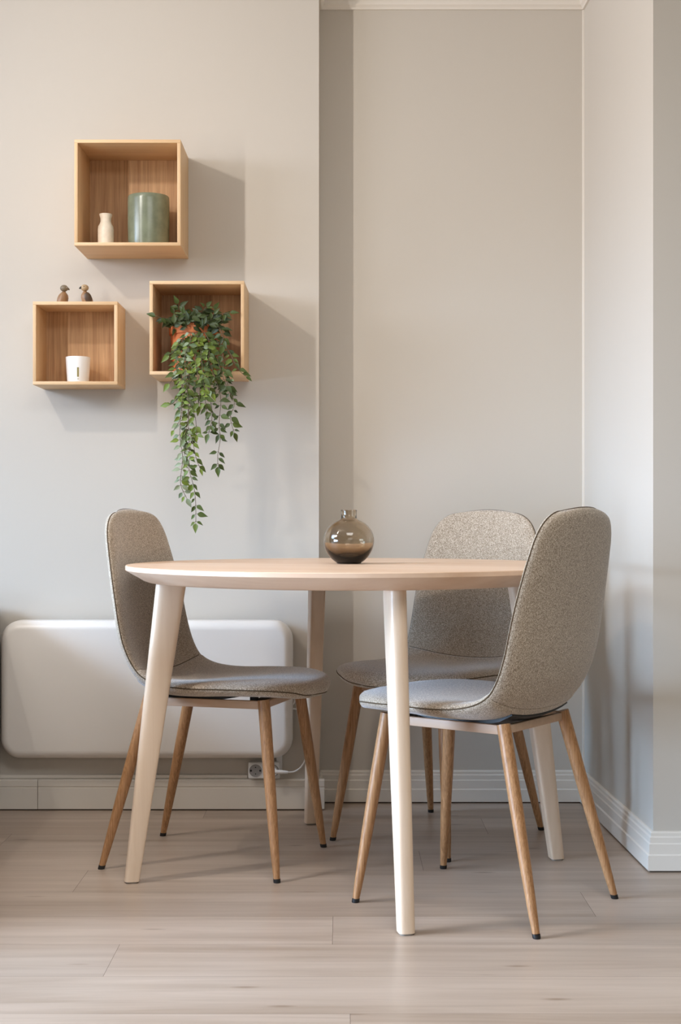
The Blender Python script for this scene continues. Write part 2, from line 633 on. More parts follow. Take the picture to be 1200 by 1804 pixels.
# ------------------------------------------------------------------ chairs
# spine: (s, a, z, half width, edge lift)
SPINE = [
    (0.000, 0.290, 0.430, 0.202, 0.000),
    (0.035, 0.266, 0.444, 0.206, 0.000),
    (0.100, 0.205, 0.451, 0.212, 0.002),
    (0.200, 0.105, 0.449, 0.217, 0.006),
    (0.300, 0.005, 0.442, 0.216, 0.012),
    (0.370, -0.060, 0.440, 0.212, 0.020),
    (0.430, -0.113, 0.446, 0.208, 0.030),
    (0.480, -0.152, 0.466, 0.205, 0.036),
    (0.530, -0.178, 0.505, 0.206, 0.036),
    (0.590, -0.195, 0.562, 0.208, 0.032),
    (0.680, -0.210, 0.652, 0.204, 0.028),
    (0.780, -0.225, 0.745, 0.191, 0.024),
    (0.880, -0.239, 0.828, 0.174, 0.020),
    (0.940, -0.245, 0.862, 0.170, 0.018),
    (1.000, -0.249, 0.885, 0.168, 0.016),
]
# arc length table
NS = 400
_pts = [(i / NS,) + tuple(interp(SPINE, i / NS)) for i in range(NS + 1)]
_arc = [0.0]
for i in range(NS):
    _arc.append(_arc[-1] + math.hypot(_pts[i + 1][1] - _pts[i][1], _pts[i + 1][2] - _pts[i][2]))
LEN = _arc[-1]


def at_len(l):
    l = min(max(l, 0), LEN)
    lo, hi = 0, NS
    while hi - lo > 1:
        md = (lo + hi) // 2
        if _arc[md] <= l: lo = md
        else: hi = md
    t = (l - _arc[lo]) / max(_arc[hi] - _arc[lo], 1e-9)
    return [_pts[lo][c] + t * (_pts[hi][c] - _pts[lo][c]) for c in range(1, 5)]


RF, RT = 0.150, 0.078      # corner radii at the seat front and the back top
JUNC = 0.445              # arc position (m) where seat pad meets back pad


def shell_pt(l, t, off):
    """l arc position, t lateral -1..1, off thickness -1..1 -> local point"""
    a, z, w, lift = at_len(l)
    a2, z2, _, _ = at_len(l + 0.004)
    a1, z1, _, _ = at_len(l - 0.004)
    ta, tz = a2 - a1, z2 - z1
    ln = math.hypot(ta, tz); ta /= ln; tz /= ln
    # normal on the sitter's side: tangent runs backwards/up, so rotate it
    na, nz = tz, -ta
    d0, d1 = l, LEN - l
    if d0 < RF: w = w - RF + math.sqrt(max(RF * RF - (RF - d0) ** 2, 0))
    if d1 < RT: w = w - RT + math.sqrt(max(RT * RT - (RT - d1) ** 2, 0))
    edge = max(0.0, 1 - abs(t) ** 7) ** 0.5
    e0 = min(1, d0 / 0.03); e1 = min(1, d1 / 0.022)
    edge *= math.sqrt(max(0, 1 - (1 - e0) ** 2)) * math.sqrt(max(0, 1 - (1 - e1) ** 2))
    th = 0.021 if l < JUNC else 0.016
    bulge = lift * abs(t) ** 2.2
    # front and top edges are gently curved in plan
    bow = -0.022 * t * t * max(0, 1 - d0 / 0.25)
    bowt = -0.012 * t * t * max(0, 1 - d1 / 0.2)
    p = bulge + off * edge * th
    return Vector((a + na * p + bow * 1.0 * (-ta) - bowt * 0 , w * t, z + nz * p + bowt * tz))


def shell_mesh(l0, l1, nl, cap0, cap1):
    bm = bmesh.new()
    uv = bm.loops.layers.uv.new('UVMap')
    nt_ = 30
    ls = []
    for i in range(nl + 1):
        u = i / nl
        if l0 == 0 and u < 0.5: u = 0.5 * (2 * u) ** 1.8
        if l1 >= LEN and u > 0.5: u = 1 - 0.5 * (2 * (1 - u)) ** 1.8
        ls.append(l0 + (l1 - l0) * u)
    ts = [math.sin(PI / 2 * (-1 + 2 * j / nt_)) for j in range(nt_ + 1)]
    grids = []
    for side in (1, -1):
        rows = []
        for i, l in enumerate(ls):
            row = []
            for j, t in enumerate(ts):
                share = side == -1 and (j in (0, nt_) or (i == 0 and not cap0) or (i == nl and not cap1))
                if share:
                    row.append(grids[0][i][j])
                else:
                    row.append(bm.verts.new(shell_pt(l, t, side)))
            rows.append(row)
        grids.append(rows)
        for i in range(nl):
            for j in range(nt_):
                q = [rows[i][j], rows[i + 1][j], rows[i + 1][j + 1], rows[i][j + 1]]
                uvs = [(ls[i], ts[j] * .2), (ls[i + 1], ts[j] * .2), (ls[i + 1], ts[j + 1] * .2), (ls[i], ts[j + 1] * .2)]
                try:
                    f = bm.faces.new(q)
                except ValueError:
                    continue
                for lp, c in zip(f.loops, uvs): lp[uv].uv = (c[0] + (0 if side == 1 else 3), c[1])
    for flag, i in ((cap0, 0), (cap1, nl)):
        if flag:
            for j in range(nt_):
                q = []
                for v in (grids[0][i][j], grids[0][i][j + 1], grids[1][i][j + 1], grids[1][i][j]):
                    if v not in q: q.append(v)
                if len(q) > 2:
                    try: bm.faces.new(q)
                    except ValueError: pass
    return bm


def rim_pts(l0, l1):
    pts = []
    n = 60
    for i in range(n + 1):
        u = i / n
        if l0 == 0: u = u ** 1.6
        pts.append(shell_pt(l0 + (l1 - l0) * u, 1.0, 0))
    return pts


def make_chair():
    root = empty('dining_chair', (0, 0, 0))
    obj('seat', shell_mesh(0, JUNC, 44, False, True), M_fab, root, 60)
    back = obj('backrest', shell_mesh(JUNC + 0.0012, LEN, 56, True, False), M_fab, root, 60)
    # piping round the rim
    TP, LP = 1.0, 0.0
    right = [shell_pt(LP + (LEN - 2 * LP) * (0.5 - 0.5 * math.cos(PI * i / 120)), TP, 0.0) for i in range(121)]
    left = [Vector((p.x, -p.y, p.z)) for p in right]
    top = [shell_pt(LEN - LP, TP * (1 - 2 * i / 10), 0.0) for i in range(1, 10)]
    front = [shell_pt(LP, TP * (-1 + 2 * i / 10), 0.0) for i in range(1, 10)]
    loop = right + top + left[::-1] + front
    out = [loop[0]]
    for p in loop[1:]:
        if (p - out[-1]).length > 0.0025: out.append(p)
    bm = bmesh.new()
    add_tube(bm, out, 0.0015, 8, closed=True)
    obj('piping', bm, M_pipe, root, 180)
    # crease seam between seat pad and back pad
    bm = bmesh.new()
    add_tube(bm, [shell_pt(JUNC + 0.0006, t / 10, 1.0) for t in range(-9, 10)], 0.0013, 6)
    obj('seam', bm, M_pipe, root, 180)
    # black tray under the shell
    bm = bmesh.new()
    rows = []
    for i in range(9):
        l = 0.19 + (0.43 - 0.19) * i / 8
        row = []
        for j in range(9):
            t = -0.62 + 1.24 * j / 8
            p = shell_pt(l, t, -1.0)
            p0 = shell_pt(l, t, 0.0)
            d = (p - p0).normalized()
            row.append((p - d * 0.004, p + d * 0.009 * (1 - ((i - 4) / 4.6) ** 4)))
        rows.append(row)
    vi = [[(bm.verts.new(a), bm.verts.new(b)) for a, b in r] for r in rows]
    for s in (0, 1):
        for i in range(8):
            for j in range(8):
                bm.faces.new((vi[i][j][s], vi[i + 1][j][s], vi[i + 1][j + 1][s], vi[i][j + 1][s]))
    for i in range(8):
        for j in (0, 8):
            bm.faces.new((vi[i][j][0], vi[i + 1][j][0], vi[i + 1][j][1], vi[i][j][1]))
    for j in range(8):
        for i in (0, 8):
            bm.faces.new((vi[i][j][0], vi[i][j + 1][0], vi[i][j + 1][1], vi[i][j][1]))
    obj('base_tray', bm, M_black, root, 50)
    # frame rails
    zf = 0.409
    tops = {(1, 1): (0.177, 0.135), (1, -1): (0.177, -0.135), (-1, 1): (-0.122, 0.135), (-1, -1): (-0.122, -0.135)}
    bm = bmesh.new()
    for s in (-1, 1):
        # side rail, bent: horizontal at the front and rising slightly to the rear
        pts = [(-0.135, s * 0.135), (0.195, s * 0.135)]
        add_box(bm, (-0.13, s * 0.135 - 0.006, zf - 0.008), (0.185, s * 0.135 + 0.006, zf + 0.012), 0.002)
    for a in (0.177, -0.122):
        add_box(bm, (a - 0.006, -0.14, zf - 0.007), (a + 0.006, 0.14, zf + 0.011), 0.002)
    obj('seat_frame', bm, M_rail, root, 40)
    bm = bmesh.new()
    for a in (0.14, -0.06):
        for b in (-0.1, 0.1):
            add_lathe(bm, [(0, -0.006), (0.011, -0.006), (0.011, 0.026), (0, 0.026)], 12, (a, b, zf + 0.004))
        add_box(bm, (a - 0.012, -0.137, zf - 0.004), (a + 0.012, 0.137, zf + 0.006), 0.001)
    obj('mounting_bracket', bm, M_black, root, 40)
    for sa in (1, -1):
        for sb in (1, -1):
            ft = Vector((sa * 0.2285, sb * 0.186, 0.0))
            tp = Vector(tops[(sa, sb)] + (zf + 0.014,))
            d = (tp - ft)
            L = d.length
            bm = bmesh.new()
            ks = [(0.020, 0.0078), (0.12, 0.0098), (0.35, 0.0125), (0.6, 0.0142), (0.85, 0.0148), (1.0, 0.0148)]
            add_tube(bm, [ft + d * k for k, _ in ks], [r for _, r in ks], 24)
            lg = obj('leg', bm, M_leg, root, 50)
            bm = bmesh.new()
            u = d.normalized()
            # cap: cut flat on the floor
            rings = []
            for k, r in ((0.0, 0.0080), (0.004, 0.0086), (0.0215, 0.0086)):
                c = ft + d * k
                rings.append([bm.verts.new((c.x + r * math.cos(2 * PI * q / 20), c.y + r * math.sin(2 * PI * q / 20), c.z)) for q in range(20)])
            for p, q2 in zip(rings, rings[1:]):
                for q in range(20):
                    bm.faces.new((p[q], p[(q + 1) % 20], q2[(q + 1) % 20], q2[q]))
            bm.faces.new(rings[0]); bm.faces.new(rings[-1])
            obj('foot_cap', bm, M_black, lg, 50)
    return root


def copy_tree(o, parent=None):
    c = o.copy()
    C.objects.link(c)
    c.parent = parent
    for ch in [x for x in bpy.data.objects if x.parent == o]:
        copy_tree(ch, c)
    return c


chair = make_chair()
spots = [
    (-0.319, 3.530, -0.288, 'grey-beige fabric chair left of the table, side-on before the wall heater'),
    (0.325, 3.135, 2.511, 'grey-beige fabric chair right of the table, nearest, its rounded back turned to the viewer'),
    (0.264, 3.782, -2.246, 'grey-beige fabric chair behind the table in the niche, facing the viewer'),
]
allch = [chair, copy_tree(chair), copy_tree(chair)]
for o, (x, y, a, lab) in zip(allch, spots):
    o.location = (x, y, 0)
    o.rotation_euler = (0, 0, a)
    tag(o, lab, 'chair', 'upholstered chairs around the round table')

# ------------------------------------------------------------------ vase
vase = empty('glass_vase', (0.018, 3.44, TT))
tag(vase, 'round smoky brown glass vase with short neck on the table', 'vase')
cz, rv = 0.0585, 0.0625
outer = [(0, 0.0), (0.026, 0.0), (0.0305, 0.0012)]
for i in range(1, 40):
    a = -math.radians(64) + (math.radians(64 + 69)) * i / 40
    outer.append((rv * math.cos(a), cz + rv * 0.87 * math.sin(a) if a > 0 else cz + rv * math.sin(a) * 1.02))
zt = outer[-1][1]
outer += [(0.0200, zt + 0.0035), (0.0192, zt + 0.006), (0.0192, zt + 0.020), (0.0200, zt + 0.0235), (0.0195, zt + 0.0248)]
inner = [(0.0178, zt + 0.0248), (0.0170, zt + 0.022), (0.0168, zt + 0.004)]
for i in range(1, 40):
    a = math.radians(70) - (math.radians(70 + 62)) * i / 40
    r2 = rv - 0.0022
    inner.append((r2 * math.cos(a), cz + r2 * 0.87 * math.sin(a) if a > 0 else cz + r2 * math.sin(a) * 0.84))
inner += [(0.018, inner[-1][1] - 0.0016), (0, inner[-1][1] - 0.0022)]
lathe('bowl', outer + inner, M_glass, vase, 96, 60)


# ------------------------------------------------------------------ wall boxes
def wall_box(x0, x1, z0, z1, depth, label):
    t = 0.0095
    r = empty('wall_box', (x0, WL - depth, z0))
    w, h = x1 - x0, z1 - z0
    box('bottom_panel', (0, 0, 0), (w, depth, t), M_oak, r, 0.0008)
    box('top_panel', (0, 0, h - t), (w, depth, h), M_oak, r, 0.0008)
    box('side_panel', (0, 0, t), (t, depth, h - t), M_oakv, r, 0.0006)
    box('side_panel', (w - t, 0, t), (w, depth, h - t), M_oakv, r, 0.0006)
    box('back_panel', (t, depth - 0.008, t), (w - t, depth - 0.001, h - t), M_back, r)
    tag(r, label, 'shelf', 'open oak box shelves on the left wall')
    return r


B1 = wall_box(-0.7528, -0.4535, 1.629, 1.928, 0.20, 'largest and highest open oak box shelf on the wall, holding a green pot')
B2 = wall_box(-0.882, -0.640, 1.243, 1.4805, 0.145, 'smallest open oak box shelf at lower left, holding a white cup')
B3 = wall_box(-0.541, -0.2745, 1.266, 1.530, 0.20, 'open oak box shelf at lower right, holding the trailing plant')
S1, S2, S3 = 1.629 + 0.0095, 1.243 + 0.0095, 1.266 + 0.0095

# green pot
o = lathe('ceramic_pot', [(0, 0), (0.053, 0), (0.056, 0.002), (0.0585, 0.02), (0.0598, 0.07), (0.0598, 0.135), (0.0590, 0.1455), (0.0575, 0.148),
                          (0.0550, 0.147), (0.0545, 0.14), (0.054, 0.02), (0, 0.012)], M_green, None, 64)
o.location = (-0.556, 4.005, S1 + 0.0005)
tag(o, 'sage green glazed ceramic pot standing in the top wooden box', 'pot')
# cream bottle
o = lathe('ceramic_bottle', [(0, 0), (0.0205, 0), (0.0225, 0.002), (0.0228, 0.03), (0.0228, 0.050), (0.0215, 0.058), (0.017, 0.066), (0.0152, 0.072), (0.0155, 0.082),
                             (0.0182, 0.0905), (0.0182, 0.0935), (0.0165, 0.094), (0.0145, 0.092), (0.013, 0.075), (0.019, 0.055), (0.019, 0.01), (0, 0.006)],
          M_cream, None, 48)
o.location = (-0.676, 3.985, S1 + 0.0005)
tag(o, 'small cream ceramic bottle with narrow neck beside the green pot', 'bottle')
# white cup
cup = empty('candle_cup', (-0.7650, 4.035, S2 + 0.0005))
tag(cup, 'white tapered candle cup with a small olive mark in the lower left box', 'cup')
lathe('cup_body', [(0, 0), (0.0295, 0), (0.031, 0.0015), (0.0355, 0.074), (0.0350, 0.0755), (0.0335, 0.0750), (0.032, 0.06), (0.029, 0.006), (0, 0.005)], M_cup, cup, 56)


def cup_print(name, a0, a1, z0, z1, m):
    bm = bmesh.new()
    n = 6
    pr = lambda z: 0.031 + 0.0045 * z / 0.074 + 0.0003
    for i in range(n):
        q = []
        for (k, z) in ((i, z0), (i + 1, z0), (i + 1, z1), (i, z1)):
            a = a0 + (a1 - a0) * k / n
            q.append(bm.verts.new((pr(z) * math.sin(a), -pr(z) * math.cos(a), z)))
        bm.faces.new(q)
    bmesh.ops.remove_doubles(bm, verts=bm.verts, dist=1e-6)
    return obj(name, bm, m, cup)


cup_print('printed_mark', 0.10, 0.26, 0.016, 0.043, M_gold)
cup_print('printed_line', 0.12, 0.26, 0.008, 0.012, M_greyp)


# wooden birds
def bird(loc, face, label, lean, mbody, mwing, mhead, beak):
    r = empty('wooden_bird', loc, face)
    tag(r, label, 'figurine', 'wooden birds on the lower left box')
    # body: egg leaning so that the tail end sits back; +x is forward
    bm = bmesh.new()
    rings = []
    n = 20
    prof = [(0.0, 0.0125), (0.004, 0.0132), (0.012, 0.0142), (0.020, 0.0142), (0.027, 0.0124), (0.032, 0.0096), (0.036, 0.0060), (0.039, 0.0040)]
    for z, r_ in prof:
        cx = lean * z
        sc = 1.15
        rings.append([bm.verts.new((cx + r_ * sc * math.cos(2 * PI * k / n), r_ * math.sin(2 * PI * k / n), z)) for k in range(n)])
    for a, b in zip(rings, rings[1:]):
        for k in range(n):
            bm.faces.new((a[k], a[(k + 1) % n], b[(k + 1) % n], b[k]))
    bm.faces.new(rings[0]); bm.faces.new(rings[-1])
    obj('body', bm, mbody, r, 60)
    for s in (-1, 1):
        bm = bmesh.new()
        bmesh.ops.create_uvsphere(bm, u_segments=16, v_segments=10, radius=1)
        M4 = Matrix.Translation((lean * 0.018 - 0.001, s * 0.0100, 0.018)) @ Matrix.Rotation(math.atan(lean), 4, 'Y') @ Matrix.Diagonal((0.0112, 0.0055, 0.0175, 1))
        bmesh.ops.transform(bm, matrix=M4, verts=bm.verts)
        obj('wing', bm, mwing, r, 180)
    hx, hz = lean * 0.042, 0.0485
    bm = bmesh.new()
    bmesh.ops.create_uvsphere(bm, u_segments=20, v_segments=14, radius=1)
    bmesh.ops.transform(bm, matrix=Matrix.Translation((hx, 0, hz)) @ Matrix.Diagonal((0.0118, 0.0105, 0.0098, 1)), verts=bm.verts)
    hd = obj('head', bm, mhead, r, 180)
    bm = bmesh.new()
    add_tube(bm, [(hx + 0.0085, 0, hz), (hx + 0.012, 0, hz - 0.0008), (hx + 0.0165, 0, hz - 0.003)], [0.0048, 0.0036, 0.0012], 12)
    obj('beak', bm, beak, hd, 60)
    bm = bmesh.new()
    for s in (-1, 1):
        bmesh.ops.create_uvsphere(bm, u_segments=10, v_segments=8, radius=0.0016, matrix=Matrix.Translation((hx + 0.0045, s * 0.0084, hz + 0.002)))
    obj('eyes', bm, M_white if beak is not M_black else M_black, hd, 180)


bt = 1.4808
bird((-0.812, 4.035, bt), 0.5, 'small brown wooden bird with round grey head, left of the pair', 0.16, M_birdl, M_birdl, M_birdg, M_birdg)
bird((-0.735, 4.035, bt), PI + 0.45, 'small wooden bird with light head, black beak and dark wings, right of the pair', 0.26, M_birdl, M_birdd, M_birdh, M_black)

# ------------------------------------------------------------------ trailing plant
PX, PY, PZ = -0.426, 4.010, S3 + 0.0005
plant = empty('potted_plant', (PX, PY, PZ))
tag(plant, 'trailing green leafy plant in a terracotta pot, hanging out of its box', 'plant')
lathe('pot', [(0, 0), (0.060, 0), (0.062, 0.002), (0.066, 0.10), (0.0665, 0.112), (0.0705, 0.1125), (0.0712, 0.114), (0.0722, 0.138), (0.0715, 0.140), (0.0675, 0.140),
              (0.0665, 0.137), (0.062, 0.11), (0.058, 0.01), (0, 0.008)], M_terra, plant, 64)
lathe('soil', [(0, 0.105), (0.061, 0.105), (0.0635, 0.122), (0.03, 0.127), (0, 0.129)], M_soil, plant, 32)

rnd = random.Random(11)
leaves = bmesh.new()
lrnd = leaves.verts.layers.float.new('leafrnd')
stems = bmesh.new()


def P3(px, py, d):
    """point of the photograph frame at depth d, relative to the plant root"""
    return Vector(((px - VX) * d / F - PX, d - PY, H - (py - VY) * d / F - PZ))


def leaf(base, tip_dir, length, width, up, val):
    t = tip_dir.normalized()
    side = t.cross(up)
    if side.length < 0.05: side = t.cross(Vector((1, 0.3, 0)))
    side.normalize()
    nrm = side.cross(t).normalized()
    prof = [(0.0, 0.03), (0.10, 0.55), (0.24, 0.95), (0.38, 1.0), (0.55, 0.80), (0.75, 0.43), (0.9, 0.15), (1.0, 0.0)]
    rows = []
    bend = rnd.uniform(0.05, 0.25)
    # keep leaves clear of the boards of the box
    pts = [base + t * (u * length) + side * (width / 2 * sg) for u in (0, .35, .7, 1.0) for sg in (-1, 0, 1)]
    bad = [p for p in pts if p.y + PY > 3.911 and not (-0.528 < p.x + PX < -0.288 and 1.281 < p.z + PZ < 1.516)]
    if bad:
        sh = max(p.y for p in pts) + PY - 3.909
        if sh > 0.03: return
        base = base - Vector((0, sh, 0))
    for u, w in prof:
        c = base + t * (u * length) - nrm * (bend * u * u * length)
        half = width / 2 * w
        lift = nrm * (half * 0.45)
        if w < 0.01:
            v = leaves.verts.new(c); v[lrnd] = val
            rows.append([v])
        else:
            row = []
            for s in (-1, 0, 1):
                v = leaves.verts.new(c + side * half * s + (lift if s else Vector()))
                v[lrnd] = val
                row.append(v)
            rows.append(row)
    for a, b in zip(rows, rows[1:]):
        if len(b) == 3:
            for k in range(2):
                leaves.faces.new((a[k], a[k + 1], b[k + 1], b[k]))
        else:
            for k in range(2):
                leaves.faces.new((a[k], a[k + 1], b[0]))


FD = Vector((0.0, -1.0, 0.0))


def rdir(px, py, spread=0.35):
    """direction in the wall plane (right, down in the picture) with some depth scatter"""
    return Vector((px, rnd.uniform(-spread, spread), -py)).normalized()


def rlen():
    return rnd.uniform(0.021, 0.032)


def place_leaf(p, dx, dy, val, L=None):
    L = L or rlen()
    d = rdir(dx, dy, 0.4)
    upv = Vector((rnd.uniform(-.4, .4), -1, rnd.uniform(-0.1, .7)))
    stalk = p + d * 0.004
    leaf(stalk, d, L, L * rnd.uniform(0.42, 0.54), upv, val)
    add_tube(stems, [p, stalk + d * 0.002], 0.0005, 4)


def strand(pts, d0, d1, val, step=0.0155, start=0.0, tip=True, dens=1.0):
    """pts in picture px; leaves in alternating pairs along it"""
    n = len(pts)
    P = []
    for i, (x, y) in enumerate(pts):
        P.append(P3(x, y, d0 + (d1 - d0) * (min(1, max(0, y - pts[0][1]) / max(634 - pts[0][1], 8)) if pts[-1][1] > 630 else min(1, i / max(n - 1, 1) * 1.2))))
    # smooth resample
    res = []
    for i in range(n - 1):
        p0 = P[max(i - 1, 0)]; p1 = P[i]; p2 = P[i + 1]; p3 = P[min(i + 2, n - 1)]
        for k in range(8):
            t = k / 8
            res.append(0.5 * ((2 * p1) + (p2 - p0) * t + (2 * p0 - 5 * p1 + 4 * p2 - p3) * t * t + (3 * p1 - p0 - 3 * p2 + p3) * t ** 3))
    res.append(P[-1])
    add_tube(stems, res, 0.0008, 6)
    acc = 0.0
    nxt = start
    sgn = rnd.choice((-1, 1))
    for a, b in zip(res, res[1:]):
        seg = (b - a).length
        while acc + seg >= nxt:
            t = (nxt - acc) / seg
            p = a.lerp(b, max(0, t))
            dn = (b - a).normalized()
            for s in (sgn, -sgn):
                if rnd.random() < 0.86 * dens:
                    ang = rnd.uniform(0.5, 1.5)
                    dx = s * math.sin(ang) + dn.x * 0.5
                    dy = math.cos(ang) * (-dn.z if abs(dn.z) > .2 else 1) + 0.1
                    v = min(1, max(0, val + rnd.uniform(-0.22, 0.22)))
                    place_leaf(p, dx, dy, v, rlen() * rnd.uniform(0.7, 1.05))
            sgn = -sgn
            nxt += step * 1.18 * rnd.uniform(0.75, 1.25)
        acc += seg
    if tip:
        dn = (res[-1] - res[-3]).normalized()
        place_leaf(res[-1], dn.x, -dn.z, min(1, val + 0.1), rlen())


DF = 3.885     # hanging plane, just in front of the box
strand([(338, 585), (333, 620), (334, 660), (332, 700), (332, 746), (334, 799), (333, 826), (340, 852), (344, 874), (345, 900), (345, 920)], 3.96, DF, 0.45, 0.017)
strand([(330, 600), (326, 650), (332, 701), (344, 735), (346, 765)], 3.95, DF - .01, 0.55, 0.022)
strand([(322, 590), (318, 640), (322, 690), (320, 719), (317, 767), (322, 807), (318, 850), (328, 876)], 3.95, DF + .005, 0.88, 0.014)
strand([(333, 757), (340, 781), (346, 808), (352, 824)], DF, DF - .012, 0.55, 0.018)
strand([(365, 590), (372, 640), (384, 680), (389, 706), (386, 746), (388, 773), (384, 800), (384, 820)], 3.96, DF, 0.30, 0.0145)
strand([(360, 600), (362, 650), (368, 690), (373, 719), (373, 741), (368, 762)], 3.95, DF - .005, 0.35, 0.016)
strand([(372, 590), (385, 640), (400, 682), (413, 709), (406, 735), (412, 760)], 3.95, DF, 0.28, 0.016)
strand([(376, 590), (400, 613), (414, 640), (424, 655), (432, 662)], 3.95, DF, 0.3, 0.015)
strand([(325, 590), (313, 630), (309, 660), (300, 674)], 3.95, DF, 0.5, 0.016)
strand([(322, 600), (312, 650), (316, 690), (306, 709), (300, 712)], 3.95, DF, 0.55, 0.017)
strand([(318, 640), (322, 690), (318, 735), (308, 756)], 3.888, DF - .008, 0.6, 0.018)
strand([(340, 590), (345, 640), (352, 680), (350, 712)], 3.94, DF - .006, 0.5, 0.013)
strand([(350, 590), (356, 640), (360, 690), (364, 722)], 3.94, DF - .01, 0.45, 0.013)
strand([(335, 640), (330, 690), (333, 730), (327, 765), (325, 800)], 3.888, DF - .004, 0.9, 0.016)
strand([(330, 590), (318, 600), (310, 615), (300, 624)], 3.93, DF + .01, 0.45, 0.014)
strand([(345, 585), (350, 600), (345, 625), (352, 650)], 3.92, DF, 0.6, 0.011)
strand([(360, 585), (370, 605), (368, 635), (378, 660)], 3.92, DF, 0.4, 0.011)
strand([(335, 585), (335, 605), (325, 630), (335, 655)], 3.92, DF, 0.7, 0.012)
strand([(380, 595), (392, 625), (395, 655), (405, 690)], 3.93, DF, 0.3, 0.012)
# arms above the rim
strand([(330, 572), (318, 566), (300, 562), (286, 560), (276, 557)], 3.99, 3.90, 0.15, 0.010)
strand([(330, 575), (322, 560), (318, 548), (314, 538)], 3.99, 3.95, 0.25, 0.008)
strand([(335, 575), (330, 560), (325, 552)], 3.98, 3.93, 0.1, 0.008)
strand([(345, 575), (350, 558), (358, 548), (362, 542)], 3.99, 3.93, 0.12, 0.009)
strand([(350, 575), (368, 562), (385, 555), (396, 552), (403, 551)], 3.99, 3.91, 0.15, 0.011)
strand([(350, 578), (372, 572), (388, 568), (393, 562)], 3.98, 3.92, 0.12, 0.011)
strand([(355, 578), (370, 560), (376, 548)], 3.98, 3.95, 0.15, 0.010)
strand([(340, 578), (345, 568), (350, 560), (353, 566)], 3.96, 3.93, 0.1, 0.008)
strand([(360, 578), (378, 575), (388, 580), (394, 598)], 3.97, 3.91, 0.15, 0.012)
# lush crown over the pot
for i in range(75):
    x, y = rnd.uniform(306, 392), rnd.gauss(574, 9)
    p = P3(x, y, rnd.uniform(3.95, 4.02))
    place_leaf(p, rnd.uniform(-1, 1), rnd.uniform(-1, 0.6), rnd.uniform(0.0, 0.3))
for i in range(46):
    x, y = rnd.uniform(300, 392), rnd.uniform(552, 580)
    p = P3(x, y, rnd.uniform(3.918, 3.932))
    place_leaf(p, rnd.uniform(-1, 1), rnd.uniform(-0.8, 0.7), rnd.uniform(0.0, 0.25))
for i in range(52):
    y = rnd.uniform(590, 705)
    x = rnd.gauss(354, 24)
    if x < 326 or x > 408: continue
    p = P3(x, y, rnd.uniform(3.875, 3.905))
    place_leaf(p, rnd.uniform(-1, 1), rnd.uniform(-0.2, 1), rnd.uniform(0.2, 0.95))
me = bpy.data.meshes.new('foliage')
leaves.to_mesh(me); leaves.free()
link('foliage', me, M_leaf, plant, 180)
obj('stem', stems, M_stem, plant, 180)

# ------------------------------------------------------------------ wall heater, socket, cable
hx0, hx1, hz0, hz1 = -0.9955, -0.143, 0.161, 0.563
heater = empty('wall_heater', ((hx0 + hx1) / 2, WL, hz0))
tag(heater, 'long white rounded panel heater mounted low on the left wall', 'heater')


def rrect(x0, x1, z0, z1, r, n=10):
    pts = []
    for cx, cz_, a0 in ((x1 - r, z1 - r, 0), (x0 + r, z1 - r, PI / 2), (x0 + r, z0 + r, PI), (x1 - r, z0 + r, 1.5 * PI)):
        for k in range(n + 1):
            a = a0 + PI / 2 * k / n
            pts.append((cx + r * math.cos(a), cz_ + r * math.sin(a)))
    return pts


bm = bmesh.new()
hw = (hx1 - hx0) / 2
hh = hz1 - hz0
rings = []
# body from wall gap outwards; the front edge is a generous quarter round
levels = [(0.018, 0.006), (0.018, 0.0)]
for k in range(0, 9):
    a = PI / 2 * k / 8
    levels.append((0.048 + 0.030 * math.sin(a), 0.030 * (1 - math.cos(a)) * 0.9))
for dep, ins in levels:
    rings.append([bm.verts.new((x, -dep, z)) for x, z in rrect(-hw + ins, hw - ins, ins, hh - ins, max(0.058 - ins, 0.02))])
n = len(rings[0])
for a, b in zip(rings, rings[1:]):
    for k in range(n):
        bm.faces.new((a[k], a[(k + 1) % n], b[(k + 1) % n], b[k]))
bm.faces.new(rings[0]); bm.faces.new(rings[-1])
obj('body', bm, M_heat, heater, 30)
bm = bmesh.new()
for bx_ in ((492 - VX) * 4.1 / F,):
    rx = bx_ - (hx0 + hx1) / 2
    add_box(bm, (rx - 0.0085, -0.019, -0.054), (rx + 0.0085, 0.0, 0.36), 0.002)
obj('wall_bracket', bm, M_white, heater, 40)

